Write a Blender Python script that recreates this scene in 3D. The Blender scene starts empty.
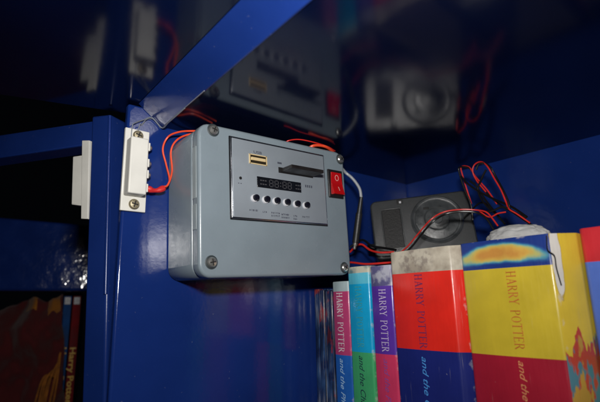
import bpy, bmesh, math, random
from mathutils import Vector, Matrix, noise
random.seed(7)
C = bpy.context.scene.collection
S = bpy.context.scene
# ------------------------------------------------------------------ camera, world, flash, exposure
F = 445.27; CAM = Vector((.3104, -.4245, -.1318)); YAW, PITCH, ROLL = .8746, .2216, -.0236
fwd = Vector((-math.sin(YAW)*math.cos(PITCH), math.cos(YAW)*math.cos(PITCH), math.sin(PITCH)))
r0 = Vector((math.cos(YAW), math.sin(YAW), 0)); u0 = r0.cross(fwd)
RT = math.cos(ROLL)*r0+math.sin(ROLL)*u0; UP = -math.sin(ROLL)*r0+math.cos(ROLL)*u0
cam = bpy.data.cameras.new('camera'); co = bpy.data.objects.new('camera', cam); C.objects.link(co)
co.matrix_world = Matrix(((RT.x, UP.x, -fwd.x, CAM.x), (RT.y, UP.y, -fwd.y, CAM.y), (RT.z, UP.z, -fwd.z, CAM.z), (0, 0, 0, 1)))
cam.lens = 18; cam.sensor_fit = 'HORIZONTAL'; cam.sensor_width = 18*600/F
cam.clip_start = .005; cam.clip_end = 50
cam.dof.use_dof = True; cam.dof.focus_distance = .335; cam.dof.aperture_fstop = 5.6
S.camera = co
w = bpy.data.worlds.new('World'); S.world = w; w.use_nodes = True
w.node_tree.nodes['Background'].inputs[0].default_value = (.45, .55, .8, 1)
w.node_tree.nodes['Background'].inputs[1].default_value = .0015
fl = bpy.data.lights.new('camera_flash', 'AREA'); fo = bpy.data.objects.new('camera_flash', fl); C.objects.link(fo)
fl.shape = 'RECTANGLE'; fl.size = .034; fl.size_y = .02; fl.energy = .86; fl.spread = math.radians(145); fl.color = (1, .97, .93)
fo.matrix_world = co.matrix_world.copy(); fo.location = CAM+UP*.072+fwd*.01
S.view_settings.view_transform = 'Standard'; S.view_settings.look = 'None'
S.view_settings.exposure = 0; S.view_settings.gamma = 1
S.render.engine = 'CYCLES'

# ------------------------------------------------------------------ measuring helpers
def ray(px, py):
    return (RT*((px-300)/F)-UP*((py-201)/F)+fwd)
def hit(px, py, ax, v):
    d = ray(px, py); return CAM+d*((v-CAM[ax])/d[ax])
def hitp(px, py, o, n):
    d = ray(px, py); return CAM+d*((o-CAM).dot(n)/d.dot(n))
def far(px, py, dist):
    return CAM+ray(px, py).normalized()*dist

# ------------------------------------------------------------------ materials
def mat(name, col, rough=.5, metal=0, spec=.5, coat=0, bump=0, bscale=100, var=0, vscale=30, bdist=.0005, coat_rough=.05, specks=0):
    m = bpy.data.materials.new(name); m.use_nodes = True; nt = m.node_tree; N = nt.nodes; L = nt.links
    b = N['Principled BSDF']; b.inputs['Base Color'].default_value = (*col, 1)
    b.inputs['Roughness'].default_value = rough; b.inputs['Metallic'].default_value = metal
    b.inputs['Specular IOR Level'].default_value = spec; b.inputs['Coat Weight'].default_value = coat
    b.inputs['Coat Roughness'].default_value = coat_rough
    tc = N.new('ShaderNodeTexCoord')
    if var:
        n = N.new('ShaderNodeTexNoise'); n.inputs['Scale'].default_value = vscale; n.inputs['Detail'].default_value = 6
        L.new(tc.outputs['Object'], n.inputs['Vector'])
        h = N.new('ShaderNodeHueSaturation'); h.inputs['Color'].default_value = (*col, 1)
        mr = N.new('ShaderNodeMapRange'); mr.inputs[1].default_value = .3; mr.inputs[2].default_value = .7
        mr.inputs[3].default_value = 1-var; mr.inputs[4].default_value = 1+var
        L.new(n.outputs['Fac'], mr.inputs[0]); L.new(mr.outputs[0], h.inputs['Value']); L.new(h.outputs[0], b.inputs['Base Color'])
        mr2 = N.new('ShaderNodeMapRange'); mr2.inputs[1].default_value = .3; mr2.inputs[2].default_value = .7
        mr2.inputs[3].default_value = rough*.8; mr2.inputs[4].default_value = min(1, rough*1.3)
        L.new(n.outputs['Fac'], mr2.inputs[0]); L.new(mr2.outputs[0], b.inputs['Roughness'])
    if specks:
        n = N.new('ShaderNodeTexNoise'); n.inputs['Scale'].default_value = 420; n.inputs['Detail'].default_value = 4
        L.new(tc.outputs['Object'], n.inputs['Vector'])
        m1 = N.new('ShaderNodeMapRange'); m1.inputs[1].default_value = .70; m1.inputs[2].default_value = .76; m1.inputs[4].default_value = specks; L.new(n.outputs['Fac'], m1.inputs[0])
        mx = N.new('ShaderNodeMix'); mx.data_type = 'RGBA'; mx.inputs[7].default_value = (.30, .32, .36, 1); L.new(m1.outputs[0], mx.inputs[0])
        src = b.inputs['Base Color'].links[0].from_socket if b.inputs['Base Color'].links else None
        if src: L.new(src, mx.inputs[6])
        else: mx.inputs[6].default_value = (*col, 1)
        L.new(mx.outputs[2], b.inputs['Base Color'])
    if bump:
        n = N.new('ShaderNodeTexNoise'); n.inputs['Scale'].default_value = bscale; n.inputs['Detail'].default_value = 3
        L.new(tc.outputs['Object'], n.inputs['Vector'])
        bp = N.new('ShaderNodeBump'); bp.inputs['Strength'].default_value = bump; bp.inputs['Distance'].default_value = bdist
        L.new(n.outputs['Fac'], bp.inputs['Height']); L.new(bp.outputs[0], b.inputs['Normal'])
        if coat: L.new(bp.outputs[0], b.inputs['Coat Normal'])
    return m
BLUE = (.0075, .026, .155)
M = dict(
 blue=mat('blue_gloss_paint', BLUE, .12, specks=.2, bump=.10, bscale=260, var=.12, vscale=18, bdist=.0006),
 soffit=mat('blue_gloss_paint_shaded', (.0011, .0038, .022), .12, bump=.06, bscale=70, var=.2, vscale=12, bdist=.0006),  # darkened copy of the cabinet blue: shade under the top painted into its colour
 edge=mat('blue_gloss_paint_edge', BLUE, .26, specks=.12, bump=.07, bscale=380, var=.1, vscale=25, bdist=.0006),
 abs=mat('grey_abs_plastic', (.19, .235, .27), .28, specks=.5, bump=.08, bscale=900, var=.05, vscale=40, bdist=.0003),
 inset=mat('pale_inset_plastic', (.27, .32, .34), .4, var=.1, vscale=80),
 seam_and_shade=mat('dark_seam_and_shade', (.03, .04, .045), .6),
 chrome=mat('screw_steel', (.50, .50, .48), .28, metal=.85, bump=.2, bscale=900),
 dark=mat('dark_recess', (.004, .004, .005), .6),
 panel=mat('satin_silver_panel', (.29, .33, .375), .34, metal=.3, var=.1, vscale=25, bump=.06, bscale=1200),
 bezel=mat('black_bezel', (.006, .006, .008), .25),
 bevel=mat('polished_bezel_edge', (.6, .62, .66), .18, metal=1),
 gold=mat('usb_contact_metal', (.85, .66, .36), .35, metal=.35),
 usbdark=mat('usb_socket_dark', (.02, .015, .008), .4),
 lcd=mat('display_window', (.006, .007, .01), .2, var=.2, vscale=300),
 seg=mat('unlit_display_segment', (.055, .055, .062), .5),
 button=mat('black_button_cap', (.006, .006, .012), .12),
 ring=mat('highlight_button_ring', (.58, .59, .63), .25, coat=.5),
 ink=mat('grey_caption_ink', (.06, .065, .09), .6),
 card=mat('memory_card_plastic', (.012, .010, .010), .4, var=.3, vscale=90),
 red=mat('red_rocker_plastic', (.46, .006, .008), .16, coat=.4),
 rocker_mark=mat('pale_rocker_mark', (.75, .35, .33), .4),
 rocker_house=mat('black_switch_housing', (.012, .011, .012), .4),
 white=mat('white_plastic', (.72, .71, .66), .42, bump=.1, bscale=500, var=.05, vscale=60),
 brass=mat('old_brass_screw', (.36, .31, .20), .4, metal=.6, bump=.4, bscale=900),
 wired=mat('red_wire_insulation', (.60, .022, .016), .4, var=.12, vscale=60),
 wireo=mat('orange_red_wire_insulation', (.78, .075, .025), .4, var=.12, vscale=60),
 sleeve=mat('red_heat_shrink', (.60, .02, .02), .45, bump=.5, bscale=500),
 wireb=mat('black_wire_insulation', (.006, .006, .007), .35),
 wireg=mat('grey_wire_insulation', (.30, .32, .35), .4),
 thin=mat('thin_grey_wire', (.18, .2, .24), .4),
 plug=mat('black_plug_rubber', (.016, .017, .019), .45, bump=.2, bscale=900),
 spk=mat('speckled_charcoal_plastic', (.028, .031, .034), .33, spec=.9, var=.5, vscale=1500, bump=.15, bscale=2600, bdist=.0004),
 cone=mat('speaker_cover', (.044, .049, .053), .3, spec=.9, var=.3, vscale=150, bump=.2, bscale=900),
 spkdark=mat('speaker_recess', (.006, .006, .007), .55, bump=.4, bscale=700),
 pages=mat('aged_page_block', (.42, .35, .24), .85, bump=.5, bscale=900, var=.15, vscale=120),
 paper=mat('crumpled_white_tissue', (.40, .40, .40), .85, var=.15, vscale=80, bump=.3, bscale=400),
)

# ------------------------------------------------------------------ mesh helpers
def obj(name, bm, m, parent=None, smooth=True, angle=35):
    me = bpy.data.meshes.new(name); bmesh.ops.recalc_face_normals(bm, faces=bm.faces); bm.to_mesh(me); bm.free()
    ms = m if isinstance(m, (list, tuple)) else [m]
    for k in ms: me.materials.append(k)
    if smooth:
        if angle >= 60: me.polygons.foreach_set('use_smooth', [True]*len(me.polygons))
        keep = [False]*len(me.polygons); me.polygons.foreach_get('use_smooth', keep)
        me.set_sharp_from_angle(angle=math.radians(angle))
        me.polygons.foreach_set('use_smooth', keep)
    o = bpy.data.objects.new(name, me); C.objects.link(o)
    if parent: o.parent = parent
    return o
def thing(name, label, cat, loc=(0, 0, 0), rot=(0, 0, 0), group=None):
    o = bpy.data.objects.new(name, None); C.objects.link(o); o.location = loc; o.rotation_euler = rot
    o.empty_display_size = .01; tag(o, label, cat, group); return o
def tag(o, label, cat, group=None):
    o['label'] = label; o['category'] = cat
    if group: o['group'] = group
def bx(bm, a, b, bev=0, seg=3, mi=0, edges=None):
    a = Vector(a); b = Vector(b); t = bmesh.new()
    bmesh.ops.create_cube(t, size=1)
    for v in t.verts: v.co = Vector(((a[i]+b[i])/2+v.co[i]*(b[i]-a[i]) for i in range(3)))
    nf = []
    if edges is not None:
        ax, rad, sg = edges
        es = [e for e in t.edges if abs((e.verts[0].co-e.verts[1].co).normalized()[ax]) > .9]
        bmesh.ops.bevel(t, geom=es, offset=rad, segments=sg, profile=.5, affect='EDGES')
    if bev:
        es = [e for e in t.edges if e.calc_face_angle(0) > .6] if edges is not None else t.edges[:]
        bmesh.ops.bevel(t, geom=es, offset=bev, segments=seg, profile=.5, affect='EDGES', clamp_overlap=True)
    t.normal_update(); markflat(t, [f for f in t.faces if max(abs(c) for c in f.normal) < .9999])
    for f in t.faces: f.material_index = mi
    merge(bm, t)
def markflat(t, new):
    new = set(new)
    for f in t.faces: f.smooth = f in new
def merge(bm, t, mtx=None):
    me = bpy.data.meshes.new('tmp'); 
    if mtx: bmesh.ops.transform(t, matrix=mtx, verts=t.verts)
    t.to_mesh(me); t.free(); bm.from_mesh(me); bpy.data.meshes.remove(me)
def hexa(bm, pts, bev=0, seg=2):
    """eight corners: four front, four back"""
    t = bmesh.new(); v = [t.verts.new(p) for p in pts]
    for f in ((0, 1, 2, 3), (7, 6, 5, 4), (0, 4, 5, 1), (1, 5, 6, 2), (2, 6, 7, 3), (3, 7, 4, 0)): t.faces.new([v[i] for i in f])
    bmesh.ops.recalc_face_normals(t, faces=t.faces)
    t.normal_update(); on = [f.normal.copy() for f in t.faces]
    if bev: bmesh.ops.bevel(t, geom=t.edges[:], offset=bev, segments=seg, profile=.5, affect='EDGES')
    t.normal_update(); markflat(t, [f for f in t.faces if max(f.normal.dot(n_) for n_ in on) < .9999]); merge(bm, t)
def smoothpath(pts, n=8):
    P = [Vector(p) for p in pts]; P = [P[0]*2-P[1]]+P+[P[-1]*2-P[-2]]; out = []
    for i in range(1, len(P)-2):
        a, b, c, d = P[i-1:i+3]
        for k in range(n):
            t = k/n
            out.append(.5*((2*b)+(c-a)*t+(2*a-5*b+4*c-d)*t*t+(3*b-a-3*c+d)*t**3))
    out.append(P[-2]); return out
def tube(bm, pts, r, n=8, sub=8):
    P = smoothpath(pts, n=sub) if sub else [Vector(p) for p in pts]
    rs = r if callable(r) else (lambda t: r)
    rings = []; nrm = None
    for i, p in enumerate(P):
        tg = (P[min(i+1, len(P)-1)]-P[max(i-1, 0)])
        if tg.length < 1e-9: tg = Vector((0, 0, 1))
        tg.normalize()
        if nrm is None: nrm = tg.orthogonal().normalized()
        nrm = (nrm-tg*nrm.dot(tg)).normalized(); bi = tg.cross(nrm)
        rr = rs(i/(len(P)-1))
        rings.append([bm.verts.new(p+(nrm*math.cos(2*math.pi*k/n)+bi*math.sin(2*math.pi*k/n))*rr) for k in range(n)])
    for a, b in zip(rings, rings[1:]):
        for k in range(n): bm.faces.new((a[k], a[(k+1) % n], b[(k+1) % n], b[k])).smooth = True
    bm.faces.new(rings[0][::-1]); bm.faces.new(rings[-1])
def lathe(bm, prof, o, ax, n=28):
    """prof: (radius, height along ax)"""
    o = Vector(o); ax = Vector(ax).normalized(); s = ax.orthogonal().normalized(); t = ax.cross(s); R = []
    for r, h in prof:
        R.append([bm.verts.new(o+ax*h+(s*math.cos(2*math.pi*k/n)+t*math.sin(2*math.pi*k/n))*max(r, 1e-6)) for k in range(n)])
    for a, b in zip(R, R[1:]):
        for k in range(n): bm.faces.new((a[k], a[(k+1) % n], b[(k+1) % n], b[k])).smooth = True
    bm.faces.new(R[0][::-1]); bm.faces.new(R[-1])

# ------------------------------------------------------------------ lettering
def seg_quad(bm, p, q, w, lay):
    p = Vector(p); q = Vector(q); d = (q-p).normalized(); n = Vector((-d.y, d.x))*w/2
    v = [bm.verts.new((c.x, c.y, lay*.012)) for c in (p+n, p-n, q-n, q+n)]; bm.faces.new(v)
def arc(bm, cx, cy, rx, ry, a0, a1, w0, w1, lay, n=18):
    pr = None
    for i in range(n+1):
        a = math.radians(a0+(a1-a0)*i/n); ww = w0+(w1-w0)*abs(math.cos(a))
        o = bm.verts.new((cx+(rx)*math.cos(a), cy+(ry)*math.sin(a), lay*.012)); k = bm.verts.new((cx+(rx-ww)*math.cos(a), cy+(ry-w0*.9)*math.sin(a), lay*.012))
        if pr: bm.faces.new((pr[0], o, k, pr[1]))
        pr = (o, k)
GL = {  # serif capitals: (advance, strokes)
 'H': (.86, [((.16, 0), (.16, 1), .13), ((.66, 0), (.66, 1), .13), ((.16, .5), (.66, .5), .06), 's', .16, .66, .16, .66]),
 'A': (.84, [((.12, 0), (.40, 1), .07), ((.40, 1), (.70, 0), .15), ((.22, .34), (.60, .34), .06), 's', .12, .70]),
 'T': (.76, [((.38, 0), (.38, 1), .13), ((.05, .97), (.71, .97), .07), ((.07, .8), (.07, 1), .05), ((.69, .8), (.69, 1), .05), 's', .38]),
 'E': (.74, [((.16, 0), (.16, 1), .13), ((.16, .97), (.62, .97), .06), ((.16, .5), (.50, .5), .06), ((.16, .03), (.66, .03), .06), ((.62, .82), (.62, 1), .05), ((.66, 0), (.66, .2), .05), ((.50, .4), (.50, .6), .05), 's', .16]),
 'Y': (.78, [((.38, 0), (.38, .48), .13), ((.08, 1), (.38, .45), .14), ((.66, 1), (.38, .45), .07), 's', .38, 't', .08, .66]),
 'P': (.70, [((.16, 0), (.16, 1), .13), 's', .16]),
 'R': (.80, [((.16, 0), (.16, 1), .13), ((.38, .48), (.72, 0), .14), 's', .16]),
 'O': (.86, []), ' ': (.5, []),
}
def serif_bm(text):
    bm = bmesh.new(); x = 0
    for c in text:
        adv, st = GL[c]; t = bmesh.new(); lay = 0; mode = ''
        for s in st:
            lay += 1
            if isinstance(s, str): mode = s
            elif isinstance(s, (int, float)):
                ys = (.025,) if mode == 's' else (.975,)
                for y in ys: seg_quad(t, (s-.13, y), (s+.13, y), .05, lay)
                if c == 'H': seg_quad(t, (s-.13, .975), (s+.13, .975), .05, lay+5)
            else: seg_quad(t, *s, lay)
        if c in 'PR': arc(t, .30, .745, .34, .255, -90, 90, .05, .14, lay+1); seg_quad(t, (.16, .975), (.31, .975), .05, lay+2); seg_quad(t, (.16, .515), (.31, .515), .05, lay+3); seg_quad(t, (.03, .975), (.2, .975), .05, lay+4)
        if c == 'E': seg_quad(t, (.03, .97), (.2, .97), .05, lay+4)
        if c == 'O': arc(t, .43, .5, .38, .5, 0, 360, .055, .14, 1, 32)
        merge(bm, t, Matrix.Translation((x, 0, 0))); x += adv+.06
    return bm, x
def font_bm(text, shear=0, bold=0):
    cu = bpy.data.curves.new('t', 'FONT'); cu.body = text; cu.shear = shear; cu.offset = bold; cu.resolution_u = 4
    o = bpy.data.objects.new('t', cu); C.objects.link(o)
    dg = bpy.context.evaluated_depsgraph_get(); me = bpy.data.meshes.new_from_object(o.evaluated_get(dg))
    bm = bmesh.new(); bm.from_mesh(me); bpy.data.objects.remove(o); bpy.data.curves.remove(cu); bpy.data.meshes.remove(me)
    xs = [v.co.x for v in bm.verts]; return bm, max(xs)
def place_text(bmw, length, height, origin, xdir, ydir, ndir, stretch=True, name='lettering', m=None, parent=None, lift=.0002):
    bm, w = bmw; sx = length/w
    X = Vector(xdir)*sx; Y = Vector(ydir)*height; Nn = Vector(ndir)*(.0012 if lift else .001)
    mt = Matrix(((X.x, Y.x, Nn.x, origin[0]+ndir[0]*lift), (X.y, Y.y, Nn.y, origin[1]+ndir[1]*lift), (X.z, Y.z, Nn.z, origin[2]+ndir[2]*lift), (0, 0, 0, 1)))
    bmesh.ops.transform(bm, matrix=mt, verts=bm.verts)
    me = bpy.data.meshes.new(name); bm.to_mesh(me); bm.free(); me.materials.append(m)
    o = bpy.data.objects.new(name, me); C.objects.link(o); o.parent = parent; return o

# ------------------------------------------------------------------ the blue cabinet
ZO = .0141
cab = thing('blue_cabinet', 'glossy royal blue painted wooden cabinet whose upper corner holds the grey box and books', 'cabinet')
bm = bmesh.new(); bx(bm, (-.0062, -.3262, -.62), (0, 0.0, .0125), .0018, 4); obj('side_panel', bm, M['blue'], cab)
bm = bmesh.new(); bx(bm, (-.034, -.309, -.62), (-.0064, -.29, .0125), .001, 3); obj('hinge_rebate', bm, M['blue'], cab)
bm = bmesh.new(); bx(bm, (-.018, .0004, -.62), (.75, .012, .0125), 0); obj('back_panel', bm, M['blue'], cab)
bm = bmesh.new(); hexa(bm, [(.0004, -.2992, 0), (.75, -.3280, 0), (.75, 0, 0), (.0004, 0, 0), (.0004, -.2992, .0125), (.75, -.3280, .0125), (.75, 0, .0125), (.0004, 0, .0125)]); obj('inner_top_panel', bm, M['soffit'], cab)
# slanted front trim: lower lip at the inner panel, upper lip under the outer panel
bm = bmesh.new()
hexa(bm, [(.0004, -.3004, -.0006), (.75, -.3296, -.0006), (.75, -.3340, ZO-.0004), (.0004, -.3192, ZO-.0004),
          (.0004, -.2996, -.0006), (.75, -.3284, -.0006), (.75, -.3284, ZO-.0004), (.0004, -.2996, ZO-.0004)], .0003)
obj('front_trim', bm, M['edge'], cab)
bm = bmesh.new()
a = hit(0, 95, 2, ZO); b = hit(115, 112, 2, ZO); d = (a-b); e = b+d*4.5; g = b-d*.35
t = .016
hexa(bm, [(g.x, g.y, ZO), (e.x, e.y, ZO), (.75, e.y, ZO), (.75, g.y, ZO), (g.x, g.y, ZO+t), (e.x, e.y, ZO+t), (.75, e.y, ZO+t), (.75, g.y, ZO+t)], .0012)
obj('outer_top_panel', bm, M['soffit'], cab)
bm = bmesh.new(); bx(bm, (.0004, -.30, -.312), (.75, -.0004, -.2945), .001); obj('shelf', bm, M['blue'], cab)

# open door leaf: stile, top rail
DD = Vector((-.865, -.5015, 0)); DN = Vector((-.5015, .865, 0)); DS = Vector((-.022, -.33, 0))
def dpt(px, py, back=0):
    return hitp(px, py, DS, DN)+DN*back
def dquad(bm, q, th, bev=.001):
    f = [dpt(*p) for p in q]; hexa(bm, f+[p+DN*th for p in f], bev)
door = thing('door_frame', '', ''); door.parent = cab
for k in ('label', 'category'): del door[k]
bpy.data.objects.remove(door)
bm = bmesh.new(); dquad(bm, [(91.5, 116), (112.5, 114), (108, 402), (104, 520), (78, 520), (81, 402)], .02) if False else None
f = [dpt(91.5, 116), dpt(110.5, 114), dpt(102.5, 520), dpt(77, 520)]
hexa(bm, f+[p+DN*.020 for p in f], .0020, 4)
stile = obj('door_stile', bm, M['edge'], cab)
bm = bmesh.new(); tube(bm, [dpt(110.2, 116)+DN*-.0002, dpt(105.8, 294)+DN*-.0002], .0013, 14, 0); obj('hinge_barrel', bm, M['edge'], cab)
bm = bmesh.new(); f = [dpt(92.2, 119.8), dpt(92.2, 143), dpt(-60, 166), dpt(-60, 143)]
hexa(bm, [p+DN*.002 for p in f]+[p+DN*.02 for p in f], .0012); obj('door_rail', bm, M['edge'], cab)
# left bay board behind the open leaf
cdir = ray(110, 250); cdir.z = 0; cdir.normalize(); cr = Vector((-cdir.y, cdir.x, 0))   # cr points left
cen = far(66, 250, .72)
def bpt(px, py, back=0): return hitp(px, py, cen+cdir*back, cdir)
f = [bpt(100, 226), bpt(-60, 212), bpt(-60, 291), bpt(100, 291)]
bm = bmesh.new(); hexa(bm, f+[p+cdir*.018 for p in f], .004, 4)
obj('rear_rail', bm, mat('blue_lumpy_gloss_paint', BLUE, .10, bump=.6, bscale=62, var=.15, vscale=30, bdist=.0016), cab)

# ------------------------------------------------------------------ grey control box
BC = Vector((0, -.2237, -.0609)); BA = math.radians(2.0); BX = .0497
box = thing('control_box', 'grey plastic project box with player panel, screwed to the blue side panel', 'control box', BC, (BA, 0, 0))
Rb = Matrix.Rotation(-BA, 3, 'X')
def L(px, py, x=BX):
    p = Rb @ (hit(px, py, 0, x)-BC); return Vector((x, p.y, p.z))
HW, HH = .0695, .0528
bm = bmesh.new(); bx(bm, (.0004, -HW+.0004, -HH+.0004), (.0385, HW-.0004, HH-.0004), .0012, 2, edges=(0, .009, 6)); obj('enclosure_body', bm, M['abs'], box, angle=30)
bm = bmesh.new(); bx(bm, (.0386, -HW+.0012, -HH+.0012), (.0396, HW-.0012, HH-.0012), 0, edges=(0, .008, 6)); obj('lid_gasket', bm, M['seam_and_shade'], box)
bm = bmesh.new(); bx(bm, (.0397, -HW, -HH), (BX, HW, HH), .0022, 4, edges=(0, .009, 6)); lid = obj('lid', bm, M['abs'], box, angle=30)
def screw(bm, c, ax, r, m=0, slot=True):
    lathe(bm, [(r*1.0, 0), (r*1.0, r*.25), (r*.8, r*.5), (r*.35, r*.6), (.0001, r*.62)], c, ax, 24)
def cross(bm, c, ax, r, a):
    ax = Vector(ax).normalized(); s = ax.orthogonal().normalized(); t = ax.cross(s); c = Vector(c)+ax*(r*.62)
    for k in range(2):
        an = a+k*math.pi/2; d = s*math.cos(an)+t*math.sin(an); n = ax.cross(d); up = ax*(.00018+k*.00005)
        vs = [c+d*r*.62+n*r*.11, c-d*r*.62+n*r*.11, c-d*r*.62-n*r*.11, c+d*r*.62-n*r*.11]
        bm.faces.new([bm.verts.new(v+up) for v in vs])
for i, p in enumerate(((213.2, 130.2), (340, 159.3), (211.4, 262.3), (344.4, 267.7))):
    c = L(*p)
    bm = bmesh.new(); lathe(bm, [(.0046, 0), (.0046, .00025), (.0040, .0006), (.0036, .0002)], c+Vector((-.0001, 0, 0)), (1, 0, 0), 28)
    wl = obj('screw_well_shade', bm, M['seam_and_shade'], box)  # dark ring paints the shade around the sunk screw head
    bm = bmesh.new(); screw(bm, c+Vector((.0002, 0, 0)), (1, 0, 0), .0034); s_ = obj('corner_screw', bm, M['chrome'], box)
    bm = bmesh.new(); cross(bm, c+Vector((.0002, 0, 0)), (1, 0, 0), .0034, .5+i); obj('cross_recess', bm, M['dark'], s_)
for z0_, z1_ in ((.000, .036), (-.021, -.004)):
    bm = bmesh.new(); bx(bm, (.0412, -HW-.00035, z0_), (.0466, -HW+.0006, z1_), .0003, 2); obj('side_inset', bm, M['inset'], box)
# player panel
a, b, c, d = L(230, 137), L(323, 157), L(325, 227), L(230, 216)
py0, py1 = (a.y+d.y)/2, (b.y+c.y)/2; pz0, pz1 = (c.z+d.z)/2, (a.z+b.z)/2
bm = bmesh.new(); bx(bm, (BX+.0001, py0-.0009, pz0-.0009), (BX+.0013, py1+.0009, pz1+.0009), .0004, 2); pl = obj('panel_bezel', bm, M['bezel'], box)
bm = bmesh.new(); bx(bm, (BX+.0002, py0-.0002, pz0-.0002), (BX+.0021, py1+.0002, pz1+.0002), .0006, 3); obj('panel_trim', bm, M['bevel'], box)
bm = bmesh.new(); bx(bm, (BX+.0014, py0+.0007, pz0+.0007), (BX+.0024, py1-.0007, pz1-.0007), .0003, 3); pan = obj('player_panel', bm, [M['panel']], box)
PX = BX+.0025
def LP(px, py, x=PX): return L(px, py, x)
# usb
c = LP(258, 160)
bm = bmesh.new(); bx(bm, (PX-.0006, c.y-.0072, c.z-.0034), (PX+.0003, c.y+.0072, c.z+.0034), .0002); obj('usb_socket', bm, M['usbdark'], pan)
bm = bmesh.new()
for (y0, y1, z0, z1) in ((-.0075, .0075, .0030, .0037), (-.0075, .0075, -.0037, -.0030), (-.0078, -.0070, -.0037, .0037), (.0070, .0078, -.0037, .0037)):
    bx(bm, (PX-.0004, c.y+y0, c.z+z0), (PX+.0006, c.y+y1, c.z+z1))
bx(bm, (PX-.0004, c.y-.0064, c.z-.0010), (PX+.0012, c.y+.0062, c.z+.0013), .0002)
obj('usb_contact', bm, M['gold'], pan)
c = LP(257.5, 152.6)
place_text(font_bm('USB', bold=.02), .0075, .0028, (PX, c.y-.0037, c.z-.0009), (0, 1, 0), (0, 0, 1), (1, 0, 0), name='usb_caption', m=M['ink'], parent=pan, lift=.0001)
# card slot + card
a, b = LP(278.5, 170.5), LP(311, 175.5)
zc = (a.z+b.z)/2
bm = bmesh.new(); bx(bm, (PX-.0006, a.y, zc-.0018), (PX+.0003, b.y+.002, zc+.0026), .0002); obj('card_slot', bm, M['dark'], pan)
bm = bmesh.new(); tb = bmesh.new()
bx(tb, (PX-.001, a.y+.0022, zc-.0010), (PX+.0135, b.y+.0015, zc+.0017), .0003, 2)
merge(bm, tb)
obj('memory_card', bm, M['card'], pan).data.materials[0] = M['card']
c = LP(240.5, 178)
bm = bmesh.new(); lathe(bm, [(.0011, -.0004), (.0011, .0002), (.0001, .0003)], c, (1, 0, 0), 16); obj('sensor_hole', bm, M['dark'], pan)
# display
a, b = LP(256.5, 175.5), LP(301.5, 193.5); dl, dr = LP(257, 181), LP(301, 188.4)
z1 = (LP(257, 175.8).z+LP(301, 183.2).z)/2; z0 = (LP(257, 186).z+LP(301, 193.6).z)/2
bm = bmesh.new(); bx(bm, (PX-.0003, dl.y, z0), (PX+.0004, dr.y, z1), .0002); lcd = obj('display_window', bm, M['lcd'], pan)
bm = bmesh.new(); hh = (z1-z0)*.62; zc = (z0+z1)/2; W = dr.y-dl.y; X = PX+.0005
for k, fx in enumerate((.30, .42, .60, .72)):
    y = dl.y+W*fx; wd = .0032; ht = hh/2; tt = .00055
    for dz in (-ht, 0, ht): bx(bm, (X-.0001, y-wd/2+tt, zc+dz-tt/2), (X, y+wd/2-tt, zc+dz+tt/2))
    for sy in (-1, 1):
        for q in (-1, 1):
            z_ = zc+q*ht/2; bx(bm, (X-.0001, y+sy*wd/2-tt/2, z_-ht*.4), (X+.00001, y+sy*wd/2+tt/2, z_+ht*.4))
for dz in (-.0012, .0012): bx(bm, (X-.0001, dl.y+W*.51-.0004, zc+dz-.0004), (X, dl.y+W*.51+.0004, zc+dz+.0004))
for fx, n in ((.06, 3), (.86, 3)):
    for j in range(n):
        for dz in (-.0016, .0012): bx(bm, (X-.0001, dl.y+W*fx+j*.0021, zc+dz-.0003), (X, dl.y+W*fx+j*.0021+.0015, zc+dz+.0005))
obj('display_segments', bm, M['seg'], lcd)
# buttons
BT = ((254.2, 198.3), (265.2, 199.8), (275.5, 201.2), (285.8, 202.6), (295.8, 204.2), (305.3, 205.5))
proto = None
for i, p in enumerate(BT):
    c = LP(*p)
    bm = bmesh.new(); lathe(bm, [(.0029, -.0003), (.0028, .0004), (.0026, .0009), (.0023, .0010), (.0020, .0006), (.0001, .0006)], c, (1, 0, 0), 32)
    rg = obj('button_highlight_ring', bm, M['ring'], pan)  # pale rim colour stands in for the highlight beside each cap
    bm = bmesh.new(); lathe(bm, [(.0023, 0), (.0023, .0020), (.0020, .0026), (.0012, .0029), (.0001, .0030)], c+Vector((.0002, .0009, .0004)), (1, 0, 0), 28)  # cap set off-centre so the rim shows as a painted highlight crescent
    obj('button_cap', bm, M['button'], rg)
# illegible captions: rows of fine printed strokes
rr = random.Random(3)
for i, p in enumerate(((254, 207.5), (265, 209.2), (275.5, 210.3), (285.5, 212), (295.5, 213.5), (306, 214.5))):
    bm = bmesh.new()
    for row in range(2 if i in (2, 3, 4) else 1):
        c = LP(*p); y = c.y-.0038; z = c.z-.002-row*.0022; n = 6 if i in (0, 2, 3, 5) else 3
        if n == 3: y += .0018
        for k in range(n):
            wd = rr.uniform(.0006, .0010); h = .00065
            bx(bm, (PX, y, z-h), (PX+.0001, y+.0003, z+h)); bx(bm, (PX, y+.0003, z+rr.choice((-h, 0, h-.0003))), (PX+.00012, y+wd, z+rr.choice((-h, 0, h-.0003))+.0003)); y += .0013
    obj('printed_caption', bm, M['ink'], pan)
bm = bmesh.new(); c = LP(240, 182.5)
for k in range(2): bx(bm, (PX, c.y-.0016+k*.002, c.z-.0008), (PX+.0001, c.y-.0006+k*.002, c.z-.0003))
obj('printed_caption', bm, M['ink'], pan); bm = bmesh.new(); c = LP(309, 186.5)
for k in range(4): bx(bm, (PX, c.y-.004+k*.002, c.z-.001), (PX+.0001, c.y-.0028+k*.002, c.z+.001))
obj('printed_symbol', bm, M['ink'], pan); bm = bmesh.new(); c = LP(279, 163)
bx(bm, (PX, c.y-.0015, c.z-.0007), (PX+.0001, c.y+.0025, c.z+.0007))
obj('printed_caption', bm, M['ink'], pan)
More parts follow.
